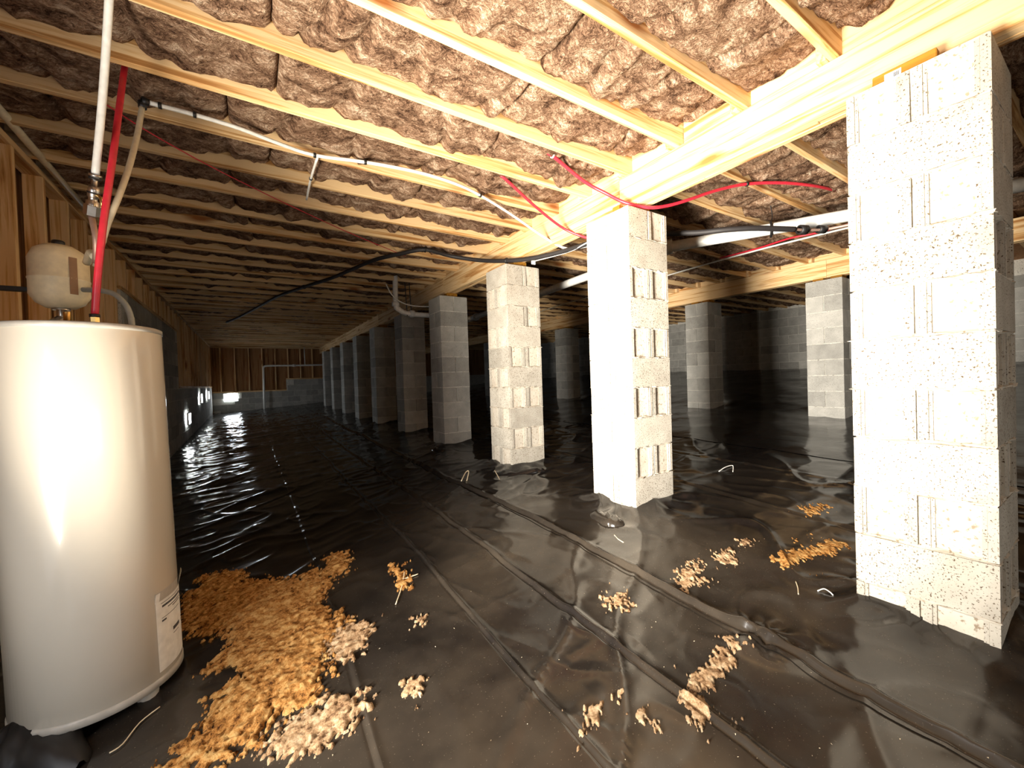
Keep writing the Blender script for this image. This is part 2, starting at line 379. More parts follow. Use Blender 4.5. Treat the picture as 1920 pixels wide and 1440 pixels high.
# ------------------------------------------------------------------ ceiling: subfloor with joists and insulation
ceil = mk('ceiling', *(lambda b: (b.v, b.f))(MB().box(LEFT_X - .1, RIGHT_X + .1, BACK_Y, FAR_Y + .1, BEAM_T + .235, BEAM_T + .255)), SHEATH)
struct(ceil, 'wooden subfloor over the crawl space')
JW = 0.038
def joist_mesh(L):
    b = MB().box(0, L, 0, JW, 0, .235, .003)
    me_o = b.build('joist', W_X); me = me_o.data; bpy.data.objects.remove(me_o); return me
SPANS = [(LEFT_X - .09, PX0 + PW / 2 + .09), (PX0 + PW / 2 - .09, R2X0 + PW / 2 + .09), (R2X0 + PW / 2 - .09, RIGHT_X + .05)]
JM = [joist_mesh(b - a) for a, b in SPANS]
JY = [-0.08 + 0.405 * k + R.uniform(-.006, .006) for k in range(-3, 43)]
for k, y in enumerate(JY):
    for s, (a, b) in enumerate(SPANS):
        if s == 2 and y < 0.3: continue
        off = (0, JW + .002, 0)[s]
        inst('joist', JM[s], (a, y + off, BEAM_T), ceil)
# blocking over the beams
bl = MB().box(-.019, .019, 0, .405 - JW * 2, 0, .235, .002).build('blocking', W_Y); blm = bl.data; bpy.data.objects.remove(bl)
for k, y in enumerate(JY[:-1]):
    if y > -0.6: inst('blocking', blm, (PX0 + PW / 2, y + JW * 2, BEAM_T), ceil)
    if 1.0 < y < 9: inst('blocking', blm, (R2X0 + PW / 2, y + JW * 2, BEAM_T), ceil)
# insulation batts
def batt(x0, x1, y0, y1, step, seed, edge):
    nx = max(6, int((x1 - x0) / step)); ny = max(5, int((y1 - y0) / step))
    xs = np.linspace(x0, x1, nx + 1); ys = np.linspace(y0, y1, ny + 1)
    X, Y = np.meshgrid(xs, ys)
    t = (Y - y0) / (y1 - y0)
    rr = np.random.default_rng(seed)
    z = 0.060 - 0.020 * (1 - np.abs(2 * t - 1) ** 5) + 0.02 * (rr.random() - .5)
    z = z + 0.085 * (fbm(X * 2.2 + seed * 1.7, Y * 3 + seed, 3) - 0.5)
    wx = X + .06 * vnoise(X * 7 + seed, Y * 7); wy = Y + .06 * vnoise(X * 6, Y * 6 + seed)
    z = z + 0.034 * (fbm(wx * 12 + seed, wy * 11, 4) - 0.5) - 0.012 * ridge(wx * 13 + seed + 6 * wy, wy * 12 - 5 * wx) ** 3 + 0.010 * ridge(wx * 24 - 9 * wy, wy * 20 + seed) ** 3
    x = x0 + rr.uniform(.08, .35)
    while x < x1 - .05:     # creases where the batt folds
        c = x + (t - .5) * rr.uniform(-.16, .16) + 0.03 * (vnoise(Y * 9, X * 0 + seed) - .5)
        dd = (X - c) / rr.uniform(.012, .022)
        z = z + rr.uniform(.025, .055) * np.exp(-np.abs(dd)) - rr.uniform(.012, .026) * np.exp(-((X - c - .055) / .045) ** 2)
        x += rr.uniform(.16, .55)
    dx = np.minimum(X - x0, x1 - X)
    z = z + 0.03 * np.exp(-dx / 0.012)
    if edge: z = z + 0.06 * np.clip(1 - (x1 - X) / 0.25, 0, 1) * (0.3 + 1.0 * vnoise(Y * 8 + seed, X * 2))
    z = np.maximum(z, -0.02 if edge else -0.012)
    P = np.stack([X, Y, BEAM_T + np.minimum(z, .22)], -1).reshape(-1, 3)
    n = nx + 1; F = []
    i = (np.arange(ny)[:, None] * n + np.arange(nx)[None, :]).reshape(-1)
    F = np.stack([i, i + n, i + n + 1, i + 1], 1)
    # flat back so the batt is a closed slab
    m = len(P); B = P.copy(); B[:, 2] = BEAM_T + .232
    ring = list(range(0, n)) + [k * n + n - 1 for k in range(1, ny + 1)] + [ny * n + k for k in range(n - 2, -1, -1)] + [k * n for k in range(ny - 1, 0, -1)]
    V = P.tolist() + B[ring].tolist()
    F = F.tolist()
    for q in range(len(ring)):
        a, b2 = ring[q], ring[(q + 1) % len(ring)]
        F.append([a, b2, m + (q + 1) % len(ring), m + q])
    F.append([m + q for q in range(len(ring))])
    return V, F
seed = 0
for k in range(len(JY) - 1):
    y0, y1 = JY[k] + JW + .001, JY[k + 1] - .001
    if y1 < 0.2: continue
    for s, (a, b) in enumerate(SPANS):
        o = (0, JW + .002, 0)[s]
        xa, xb = [(LEFT_X + .0, PX0 + .17), (PX0 + PW / 2 + .04, R2X0 + .17), (R2X0 + PW / 2 + .04, RIGHT_X)][s]
        if s == 2 and (y0 < 1 or y0 > 12): continue
        npc = 3 if (s == 0) else (3 if (s == 1 and y0 < 7) else 1)
        cuts = [xa] + sorted(xa + (xb - xa) * (q + R.uniform(-.12, .12)) / npc for q in range(1, npc)) + [xb]
        st = (.02 if y0 < 3.4 else .03 if y0 < 6 else .06) if s == 0 else (.03 if y0 < 4 else .07)
        if s == 2: st = .09
        for q in range(npc):
            seed += 1
            V, F = batt(cuts[q] + .002, cuts[q + 1] - .002, y0 + o, y1 + o - (JW if 0 else 0), st, seed, q == npc - 1 and s < 2)
            mk('insulation_batt', V, F, INSUL, ceil, smooth=True)

# ------------------------------------------------------------------ beams
def girder(xc, breaks, label):
    g = empty('beam', (xc, 0, 0)); struct(g, label)
    for p in range(3):
        for i in range(len(breaks) - 1):
            a, b = breaks[i], breaks[i + 1]
            sh = (0, -1.2, -.6)[p] if 0 < i else 0
            sh2 = (0, -1.2, -.6)[p] if i + 1 < len(breaks) - 1 else 0
            x = -.0585 + p * .0395
            MB().box(x, x + .038, a + sh + .001, b + sh2 - .001, BEAM_B + (0.0, .003, 0.001)[p], BEAM_T - .001, .0025).build('ply', W_Y, g)
    return g
girder(PX0 + PW / 2, [BACK_Y, 2.03, 5.2, 8.55, 11.85, FAR_Y - .02], 'built-up pine girder on the long row of piers')
girder(R2X0 + PW / 2, [BACK_Y, 2.2, 5.7, 9.2, 13.0, FAR_Y - .02], 'built-up pine girder on the second row of piers')

# ------------------------------------------------------------------ concrete blocks and piers
BL, BWD, BH, CH = 0.397, 0.1945, 0.1945, 0.2032
def block_mesh(recess):
    L, W = BL / 2, BWD / 2
    if recess:
        d = 0.022; prof = [(-L, -W), (L, -W), (L, -W + .030), (L - .004, -W + .032), (L - .004, -W + .040), (L - d, -W + .046), (L - d, W - .046), (L - .004, W - .040), (L - .004, W - .032), (L, W - .030), (L, W)]
        prof += [(-x, y) for x, y in reversed(prof[2:10])] if False else []
        g = .034
        right = [(L, -W), (L, -W + .026), (L - .005, -W + .0275), (L - .005, -W + .038), (L - g, -W + .039), (L - g, -W + .045), (L - d, -W + .046), (L - d, W - .046), (L - g, W - .045), (L - g, W - .041), (L - .005, W - .040), (L - .005, W - .0275), (L, W - .026), (L, W)]
        prof = right + [(-x, -y) for x, y in right]
    else:
        c = .003
        prof = [(L, -W + c), (L, W - c), (L - c, W), (-L + c, W), (-L, W - c), (-L, -W + c), (-L + c, -W), (L - c, -W)]
    n = len(prof); V = [(x, y, 0) for x, y in prof] + [(x, y, BH) for x, y in prof]
    F = [tuple(range(n))[::-1], tuple(range(n, 2 * n))] + [(i, (i + 1) % n, n + (i + 1) % n, n + i) for i in range(n)]
    return V, F
def block_data(recess, mat):
    o = mk('concrete_block', *block_mesh(recess), mat); me = o.data; bpy.data.objects.remove(o); return me
BM = {(r, m): block_data(r, BLOCK if m == 'pale' else BLOCK_GREY) for r in (0, 1) for m in ('pale', 'grey')}
def mortar_core(n, seed, amp, mat, root):
    """joint mortar: a rough core that fills between the blocks and squeezes out along the bed joints"""
    rr = np.random.default_rng(seed); V = []; F = []
    rows = []
    for c in range(n):
        zt = -c * CH
        if c > 0: rows += [(zt + .010, .014), (zt + .0045, .001), (zt - .0005, .0), (zt - .0055, .001), (zt - .011, .014)]
        rows += [(zt - .1, .012)]
    rows = [(0.0, .004)] + rows + [(-n * CH + .004, .004)]
    rows.sort(key=lambda q: -q[0])
    H = PW / 2; m = 12
    ring = [(-H, -H + 2 * H * i / m) for i in range(m)] + [(-H + 2 * H * i / m, H) for i in range(m)] + [(H, H - 2 * H * i / m) for i in range(m)] + [(H - 2 * H * i / m, -H) for i in range(m)]
    K = len(ring)
    for z, ins in rows:
        jit = rr.normal(0, 1, K)
        for i, (x, y) in enumerate(ring):
            e = ins + (jit[i] * amp * 1.6 + amp * .5 if ins < .003 else 0) + .0018
            s = (H - e) / H
            V.append((x * s, y * s, z + (rr.normal(0, .0022) if ins < .003 else 0)))
    for r in range(len(rows) - 1):
        for i in range(K): F.append((r * K + i, (r + 1) * K + i, (r + 1) * K + (i + 1) % K, r * K + (i + 1) % K))
    F.append(tuple(range(K))); F.append(tuple((len(rows) - 1) * K + i for i in range(K))[::-1])
    return mk('mortar', V, F, mat, root)
def pier(x0, y0, zb, start, recessed, mat, label, group, seed, flat=()):
    n = int(math.ceil((TOP - zb) / CH)); cx, cy = x0 + PW / 2, y0 + PW / 2
    root = empty('block_pier', (cx, cy, TOP)); tag(root, label, 'pier', group)
    rr = random.Random(seed)
    for c in range(n):
        along_x = (c + start) % 2 == 0
        z = -(c + 1) * CH + (CH - BH) / 2
        for s in (-1, 1):
            rec = 1 if (recessed and (c, s) not in flat) else 0
            j = (rr.uniform(-.002, .002), rr.uniform(-.002, .002))
            if along_x: inst('concrete_block', BM[rec, mat], (j[0], s * .1018 + j[1] * .4, z), root, (0, 0, 0 if rr.random() < .5 else math.pi))
            else: inst('concrete_block', BM[rec, mat], (s * .1018 + j[0] * .4, j[1], z), root, (0, 0, math.pi / 2 * (1 if rr.random() < .5 else -1)))
    mortar_core(n, seed, .003 if mat == 'pale' else .0012, MORTAR if mat == 'pale' else MORTAR_GREY, root)
    for yy in (-.1, .1):
        b = MB().box(-.075, .075, yy - .06, yy + .06, .0, BEAM_B - TOP, .002); b.build('shim', SHIM, root)
    return root
PL = ['tall pale concrete block pier with a tagged amber shim on its top',
      'pale concrete block pier with two red pipes meeting at its top',
      'white-lit concrete block pier with a black hose arching over its top',
      'grey concrete block pier standing just behind the white pier under the black hose',
      'grey concrete block pier with the white drain elbow above it',
      'greyish pier with an orange clay stain low down, sixth from the amber shim',
      'narrow-looking grey pier, seventh of the long row from the amber shim',
      'dim grey pier, eighth of the long row from the amber shim',
      'dim grey pier, ninth of the long row from the amber shim',
      'last grey pier of the long row, nearest the white wall pipe']
for i, y in enumerate(P1Y):
    zb = float(np.min(base_z(np.array([PX0, PX0 + PW]), np.array([y, y + PW])))) - .06
    pier(PX0, y, zb, [0, 1, 1, 1, 0, 1, 0, 1, 0, 1][i], i < 3, 'pale' if i < 3 else 'grey', PL[i], 'block piers under the long beam', 11 + i,
         flat={(0, -1)} if i == 1 else {(0, -1), (2, -1)} if i == 2 else {(1, -1), (1, 1)} if i == 0 else ())
R2L = ['grey block pier of the second beam beyond the tagged pier, hidden side',
       'grey mortared block pier seen close beside the tall tagged pier',
       'brown-shadowed pier under the second beam between the two bright piers',
       'third pier of the second beam counting away from the tagged pier, behind the red-pipe pier',
       'dark brown pier seen between the white-lit pier and the red-pipe pier',
       'second beam pier just beyond the dark brown one',
       'farthest grey pier under the second beam']
for i, y in enumerate(ROW2Y):
    if i == 0: continue
    zb = float(np.min(base_z(np.array([R2X0, R2X0 + PW]), np.array([y, y + PW])))) - .06
    pier(R2X0, y, zb, i % 2, False, 'grey', R2L[i], 'block piers under the second beam', 40 + i)
# orange clay stains on two pier feet (thin smears of their own)

# ------------------------------------------------------------------ outer walls
def wall_panel(name, b, mat, label): return struct(b.build(name, mat), label)
# far side wall (x = RIGHT_X)
wr = wall_panel('wall_right', MB().box(RIGHT_X + .012, RIGHT_X + .2, BACK_Y, FAR_Y + .2, .4, BEAM_T + .24), MORTAR_GREY, 'concrete block wall along the far side')
for c in range(8):
    z = BEAM_T - .01 - (c + 1) * CH
    yy = 0.3 + (0.203 if c % 2 else 0)
    while yy < 14.2:
        inst('concrete_block', BM[0, 'grey'], (RIGHT_X + .1, yy, z), wr, (0, 0, math.pi / 2)); yy += .4064
# far end wall
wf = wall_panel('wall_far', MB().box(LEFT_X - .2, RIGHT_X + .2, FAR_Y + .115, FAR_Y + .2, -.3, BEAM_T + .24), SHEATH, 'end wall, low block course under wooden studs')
xx0 = LEFT_X
for c in range(8):
    z = 1.235 - (c + 1) * CH
    xx = LEFT_X + .2 + (.203 if c % 2 else 0)
    while xx < 3.2:
        if (xx > 1.35 or c > 1) and not (-.80 < xx < -.28 and c in (2, 3)):
            inst('concrete_block', BM[0, 'grey'], (xx, FAR_Y + .1, z), wf)
        xx += .4064
MB().box(LEFT_X, 1.15, FAR_Y + .012, FAR_Y + .11, -.2, .825).build('mortar', MORTAR_GREY, wf)
MB().box(1.15, RIGHT_X, FAR_Y + .012, FAR_Y + .11, -.2, 1.235).build('mortar', MORTAR_GREY, wf)
MB().box(LEFT_X, 1.15, FAR_Y, FAR_Y + .09, .83, .87, .002).build('plate', W_X, wf)
MB().box(1.15, 3.5, FAR_Y, FAR_Y + .09, 1.24, 1.28, .002).build('plate', W_X, wf)
MB().box(LEFT_X, 3.5, FAR_Y, FAR_Y + .09, 2.37, 2.41, .002).build('plate', W_X, wf)
for k in range(11):
    x = LEFT_X + .25 + .405 * k
    z0 = .87 if x < 1.1 else 1.28
    MB().box(x - .019, x + .019, FAR_Y, FAR_Y + .09, z0, 2.37, .002).build('stud', W_Z, wf)
# near side wall (x = LEFT_X): block footing, studs near the heater, full block behind it
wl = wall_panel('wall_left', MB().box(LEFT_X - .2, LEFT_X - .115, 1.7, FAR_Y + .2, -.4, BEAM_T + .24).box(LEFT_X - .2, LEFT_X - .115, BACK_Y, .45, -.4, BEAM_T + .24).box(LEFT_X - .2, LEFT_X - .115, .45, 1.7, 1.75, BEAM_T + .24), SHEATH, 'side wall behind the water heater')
def low_top(y): return 1.02 if y < 5.6 else (2.03 if y < 9.4 else 1.02)
MB().box(LEFT_X - .11, LEFT_X - .012, 1.7, 5.6, -.4, 1.02).box(LEFT_X - .11, LEFT_X - .012, 5.6, 9.4, -.4, 2.03).box(LEFT_X - .11, LEFT_X - .012, 9.4, FAR_Y, -.4, 1.02).build('mortar', MORTAR_GREY, wl)
VENTS_L = [(10.2, .30, .53), (12.75, .63, .89), (14.9, .70, .92)]
for c in range(11):
    z = 2.03 - (c + 1) * CH
    yy = 2.4 + (.203 if c % 2 else 0)
    while yy < 16.8:
        if z + BH < low_top(yy - .2) + .01 and z + BH < low_top(yy + .2) + .01 and not any(abs(yy - v[0]) < .36 and v[1] - .19 < z < v[2] for v in VENTS_L):
            inst('concrete_block', BM[0, 'grey'], (LEFT_X - .1, yy, z), wl, (0, 0, math.pi / 2))
        yy += .4064
for y0, y1, z in ((1.7, 5.6, 1.02), (9.4, FAR_Y, 1.02), (5.6, 9.4, 2.03)):
    MB().box(LEFT_X - .09, LEFT_X, y0, y1, z + .001, z + .04, .002).build('plate', W_Y, wl)
MB().box(LEFT_X - .09, LEFT_X, BACK_Y, FAR_Y, 2.37, 2.409, .002).build('plate', W_Y, wl)
yy = 1.75
while yy < FAR_Y - .2:
    z0 = low_top(yy) + .04
    MB().box(LEFT_X - .09, LEFT_X, yy - .019, yy + .019, z0, 2.37, .002).build('stud', W_Z, wl)
    yy += .405
# access door frame
dr = struct(empty('door_1', (LEFT_X, 1.05, 0)), 'framed access opening in the side wall')
MB().box(-.11, .0, -.64, -.60, -.4, 1.75, .003).build('jamb', W_Z, dr)
MB().box(-.11, .0, .60, .64, -.4, 1.75, .003).build('jamb', W_Z, dr)
MB().box(-.11, .0, -.64, .64, 1.751, 1.85, .003).build('header', W_Y, dr)
# wall behind the camera; its opening is added to go with the rear fill
struct(MB().box(LEFT_X - .2, .6, BACK_Y - .2, BACK_Y, -.4, BEAM_T + .24).box(1.8, RIGHT_X + .2, BACK_Y - .2, BACK_Y, -.4, BEAM_T + .24).box(.6, 1.8, BACK_Y - .2, BACK_Y, 1.25, BEAM_T + .24).build('wall_back', BLOCK_GREY), 'block wall behind the viewer with an added opening for fill light')

# foundation vents letting daylight in
def vent(loc, w, h, axis, label):
    t = empty('foundation_vent', loc); tag(t, label, 'vent', 'bright foundation vents')
    fr = MB(); e = .018
    def bx(a0, a1, z0, z1, d0, d1, b):
        if axis == 'x': b.box(d0, d1, a0, a1, z0, z1)
        else: b.box(a0, a1, d0, d1, z0, z1)
        return b
    sg = 1 if axis == 'x' else -1
    D = lambda a, b: (min(sg * a, sg * b), max(sg * a, sg * b))
    bx(-w / 2 - e, w / 2 + e, h / 2, h / 2 + e, *D(-.02, .012), fr); bx(-w / 2 - e, w / 2 + e, -h / 2 - e, -h / 2, *D(-.02, .012), fr)
    bx(-w / 2 - e, -w / 2, -h / 2, h / 2, *D(-.02, .012), fr); bx(w / 2, w / 2 + e, -h / 2, h / 2, *D(-.02, .012), fr)
    fr.build('frame', STEEL, t)
    bx(-w / 2, w / 2, -h / 2, h / 2, *D(-.02, -.012), MB()).build('pane', DAY, t)
    return t
vent((-.54, FAR_Y - .02, .665), .40, .25, 'y', 'wide bright vent in the end wall above the glossy plastic')
vent((LEFT_X + .035, 10.2, .42), .36, .2, 'x', 'bright vent slit lowest on the dark side wall')
vent((LEFT_X + .035, 12.75, .76), .36, .2, 'x', 'bright vent slit, middle one of three on the side wall')
vent((LEFT_X + .035, 14.9, .81), .36, .2, 'x', 'bright vent slit on the side wall closest to the end wall')

# ------------------------------------------------------------------ water heater
HB = Vector((-.513, 2.194, -.141)); HT = Vector((-.538, 2.207, 1.243)); HR = .238; HA = (HT - HB); HL = HA.length; HAX = HA.normalized()
wh = empty('water_heater', HB); tag(wh, 'large beige cylindrical water heater standing on the plastic, label near its foot', 'water heater')
q = HAX.to_track_quat('Z', 'Y'); wh.rotation_euler = q.to_euler()
MB().lathe([(0, .03), (HR - .006, .03), (HR, .034), (HR, HL - .02), (HR - .004, HL - .008)], 96).build('jacket', HEATER, wh, True)
MB().lathe([(HR - .006, HL - .022), (HR + .003, HL - .020), (HR + .003, HL - .004), (HR - .004, HL), (0, HL + .004)], 96).build('top_pan', HEATER_GREY, wh, True)
MB().lathe([(0, 0), (HR - .004, 0), (HR + .003, .004), (HR + .003, .026), (HR - .002, .032), (HR - .01, .034)], 96).build('bottom_ring', HEATER_GREY, wh, True)
cam_az = math.atan2(-HB.y, -HB.x)
for a in (cam_az + .62, cam_az - 1.4, cam_az + 2.7):
    cx, cy = (HR - .05) * math.cos(a), (HR - .05) * math.sin(a)
    MB().lathe([(0, -.1), (.022, -.1), (.034, -.05), (.036, 0.001), (0, 0.001)], 12, (cx, cy, 0)).build('leg', HEATER_GREY, wh, True)
def arc_patch(a0, a1, z0, z1, off, th, n=10, curl=0.0):
    V = []; F = []
    for i in range(n + 1):
        a = a0 + (a1 - a0) * i / n
        for r in (HR + off, HR + off + th):
            for z in (z0, z1):
                rr = r + (curl if z == z1 else 0)
                V.append((rr * math.cos(a), rr * math.sin(a), z))
    for i in range(n):
        b = i * 4; c = b + 4
        F += [(b + 2, c + 2, c + 3, b + 3), (b, b + 1, c + 1, c), (b + 1, b + 3, c + 3, c + 1), (b, c, c + 2, b + 2)]
    F += [(0, 2, 3, 1), (n * 4, n * 4 + 1, n * 4 + 3, n * 4 + 2)]
    return V, F
def heater_angle(u, v):
    """azimuth on the jacket of the point seen at a pixel"""
    o = CAM - HB; d = ray(u, v); d.normalize()
    k = HAX; op = o - k * o.dot(k); dp = d - k * d.dot(k)
    A = dp.dot(dp); B = 2 * op.dot(dp); Cc = op.dot(op) - HR * HR; disc = max(B * B - 4 * A * Cc, 0)
    t = (-B - math.sqrt(disc)) / (2 * A); p = q.inverted() @ (o + d * t)
    return math.atan2(p.y, p.x), p.z
aL, zTL = heater_angle(291, 1133); _, zBL = heater_angle(294, 1266); aR, _z = heater_angle(338, 1100)
aR = aL + abs(aR - aL) * 1.15
LB = mk('rating_label', *arc_patch(aL, aR, zBL, zTL, .0008, .0006, 14), PAPER, wh); LB['label'] = 'white paper label with dark print'
lw = aR - aL; lh = zTL - zBL
for (u0, u1, v0, v1) in [(.12, .70, .895, .925), (.25, .68, .85, .862), (.38, .68, .815, .827), (.74, .92, .86, .90), (.1, .62, .74, .747), (.1, .2, .69, .715), (.36, .60, .45, .50), (.74, .95, .50, .51), (.76, .82, .42, .46), (.86, .92, .42, .46), (.80, .95, .33, .345), (.36, .55, .40, .407), (.1, .7, .955, .962)]:
    mk('print_bar', *arc_patch(aL + lw * u0, aL + lw * u1, zBL + lh * v0, zBL + lh * v1, .0018, .0005, 10), INK, LB)
mk('torn_edge', *arc_patch(aL - .01, aL + lw * .07, zTL, zTL + .035, .001, .0006, 3, .006), PAPER, LB)
mk('torn_edge', *arc_patch(aR - lw * .3, aR, zTL, zTL + .05, .001, .0006, 3, .012), PAPER, LB)
mk('adhesive_patch', *arc_patch(aL, aR, zTL - .005, zTL + .036, .0004, .0003, 8), HEATER_GREY, LB)
# fittings on top, in heater space
qi = q.inverted()
def hloc(p): return qi @ (Vector(p) - HB)
nip_r = hloc(on_d(178, 600, 1.56)); nip_b = hloc(on_d(126, 590, 1.66))
MB().lathe([(.013, -.03), (.013, .0), (.021, .0), (.021, .022), (.014, .024), (.014, .05)], 6, (nip_r.x, nip_r.y, HL)).build('hot_fitting', BRASS, wh)
MB().lathe([(.012, -.02), (.012, .03), (.018, .03), (.018, .05), (.012, .052), (.012, .09)], 14, (nip_b.x, nip_b.y, HL)).build('cold_nipple', BRASS, wh, True)

# expansion tank strapped to the wall studs
TC = on_d(112, 520, 1.85)
tk = empty('expansion_tank', TC); tag(tk, 'small cream expansion tank above the water heater', 'tank')
tr = .142
tr = .098
MB().lathe([(0, -.142), (.05, -.14), (tr * .8, -.120), (tr, -.085), (tr, -.020), (tr + .002, -.018), (tr + .002, -.012), (tr, -.010), (tr, .075), (tr * .82, .118), (.05, .140), (0, .143)], 40).build('shell', CREAM, tk, True)
MB().lathe([(0, .14), (.022, .14), (.022, .162), (.018, .166), (0, .166)], 16).build('valve_cap', BLACK, tk, True)
MB().lathe([(.03, -.15), (.03, -.137), (.016, -.137), (.016, -.19)][::-1], 14).build('stem', STEEL, tk, True)
def tank_strip(a0, a1, z0, z1, mat, name, th=.001, r=tr):
    V = []; F = []; n = 6
    for i in range(n + 1):
        a = a0 + (a1 - a0) * i / n
        for z in (z0, z1): V += [((r + .001) * math.cos(a), (r + .001) * math.sin(a), z), ((r + .001 + th) * math.cos(a), (r + .001 + th) * math.sin(a), z)]
    for i in range(n):
        b = i * 4; c = b + 4; F += [(b + 1, c + 1, c + 3, b + 3), (b, b + 2, c + 2, c), (b + 2, b + 3, c + 3, c + 2), (b, c, c + 1, b + 1)]
    F += [(0, 1, 3, 2), (n * 4, n * 4 + 2, n * 4 + 3, n * 4 + 1)]
    return mk(name, V, F, mat, tk)
ca = math.atan2(-TC.y, -TC.x)
st = tank_strip(ca + .30, ca + .58, -.087, .078, BROWN_TAPE, 'label_strip'); st['label'] = 'brown vertical label strip'
MB().box(LEFT_X - TC.x, -tr * .9, -.03, .0, -.078, -.058, .002).build('strap', BLACK, tk)
tee = MB(); tee.tube([(0, 0, -.185), (0, 0, -.20)], .024, 12, False); tee.tube([(0, 0, -.19), (-.035, -.05, -.235)], .02, 12, False); tee.build('tee', STEEL, tk, True)

# ------------------------------------------------------------------ pipes
def pipe(name, pts, r, mat, label, cat, group=None, n=10, part='tube', step=4, smooth=True):
    t = empty(name, pts[0]); o = Vector(pts[0])
    tag(t, label, cat, group)
    MB().tube([Vector(p) - o for p in pts], r, n, smooth, True, step).build(part, mat, t, True)
    return t, o
def clip(t, o, p, axis, r, mat=BLACK, w=.008, name='clip'):
    a = Vector(axis).normalized(); p = Vector(p) - o
    MB().lathe([(r * .9, -w), (r * 1.35, -w), (r * 1.35, w), (r * .9, w)], 12, p, a).build(name, mat, t, True)
# white supply pipe with the shut-off valve, dropping from the floor above
wp = [on_d(208, -60, 1.38), on_d(201, 60, 1.46), on_d(191, 200, 1.54), on_d(178, 335, 1.60)]
t, o = pipe('water_pipe', wp, .0125, WHITE_PIPE, 'straight white water pipe hanging down to the brass shut-off valve', 'pipe', 'plastic water pipes')
ax = (wp[-1] - wp[-2]).normalized()
for k, (dz, r) in enumerate([(.0, .0135), (.012, .0145)]): clip(t, o, wp[-1] - ax * dz, ax, r, STEEL if k else BLACK, .004, 'crimp_ring')
va = wp[-1]; vt = empty('shutoff_valve', va); tag(vt, 'brass and steel shut-off valve on the white water pipe', 'valve')
vt.rotation_euler = (-ax).to_track_quat('Z', 'Y').to_euler()
MB().lathe([(.009, .0), (.009, -.03), (.016, -.03), (.018, -.045), (.018, -.07), (.014, -.074), (.014, -.085), (.02, -.088), (.02, -.11)][::-1], 16).build('body', STEEL, vt, True)
MB().lathe([(.012, -.145), (.0245, -.143), (.0245, -.105), (.018, -.10), (.012, -.10)], 6).build('hex_nut', STEEL, vt)
MB().lathe([(.0175, -.052), (.020, -.052), (.020, -.058), (.0175, -.058)], 16).build('band', BLACK, vt, True)
hd = _r * .03 + _d * .02
rot = vt.rotation_euler.to_matrix().inverted()
MB().tube([rot @ Vector((0, 0, 0)) + Vector((0, 0, -.055)), rot @ (hd) + Vector((0, 0, -.055)), rot @ (hd * 1.25 + _d * .03) + Vector((0, 0, -.06))], .0065, 8, False).build('handle', BRASS, vt, True)
c0 = va + (-ax) * -.0
dn = ax
cp = [va + dn * .145, on_d(180, 450, 1.62), on_d(179, 492, 1.66)]
t, o = pipe('pipe_stub', cp, .0105, COPPER_DULL, 'dull copper stub pipe under the shut-off valve', 'pipe', None)
cp2 = [on_d(178, 482, 1.66), on_d(170, 474, 1.72), on_d(163, 492, 1.80)]
MB().tube([p - o for p in cp2], .015, 10, True).build('elbow', CREAM, t, True)
# red pipe out of the heater
rp = [HB + q @ Vector((nip_r.x, nip_r.y, HL + .045)), on_d(183, 520, 1.55), on_d(195, 410, 1.56), on_d(211, 300, 1.60), on_d(224, 200, 1.70), on_d(233, 130, 1.80), on_d(238, 95, 1.86)]
t, o = pipe('water_pipe', rp, .0115, RED_PIPE, 'red water pipe rising from the top of the water heater', 'pipe', 'plastic water pipes', 12)
clip(t, o, rp[0] + Vector((0, 0, .004)), (0, 0, 1), .0115, BLACK, .006, 'crimp_ring')
# ivory pipe: up to the joists, along one, then down past the girder
ip = [on_d(180, 500, 1.72), on_d(200, 425, 1.70), on_d(222, 370, 1.72), on_d(243, 310, 1.80), on_d(258, 250, 1.92), on_z(267, 197, 2.39)]
t, o = pipe('water_pipe', ip, .0115, IVORY_PIPE, 'bent ivory water pipe between the red pipe and the black elbow on the joist', 'pipe', 'plastic water pipes')
clip(t, o, ip[-1], (0, 0, 1), .0125, BLACK, .016, 'elbow')
wz = [(272, 190, 2.392), (300, 198, 2.392), (365, 215, 2.392), (450, 241, 2.392), (520, 268, 2.392), (590, 291, 2.392), (685, 304, 2.392), (780, 322, 2.392), (850, 343, 2.392), (900, 366, 2.392), (960, 403, 2.34), (1010, 438, 2.25), (1055, 464, 2.165), (1088, 464, 2.14), (1140, 452, 2.12)]
hp = [on_z(*p) for p in wz]
t, o = pipe('water_pipe', hp, .0105, WHITE_PIPE, 'long white water pipe clipped along a joist and dipping under the girder', 'pipe', 'plastic water pipes', 10)
for i in (1, 2, 5, 6, 9): clip(t, o, hp[i], hp[i + 1] - hp[i - 1], .0115, BLACK, .007)
clip(t, o, hp[0], (1, .4, 0), .0125, BLACK, .014, 'elbow')
br = [on_z(595, 296, 2.38), on_z(583, 335, 2.385), on_z(575, 374, 2.39)]
MB().tube([p - o for p in br], .0075, 8).build('branch', WHITE_PIPE, t, True); clip(t, o, br[1], br[2] - br[1], .0085, BLACK, .006)
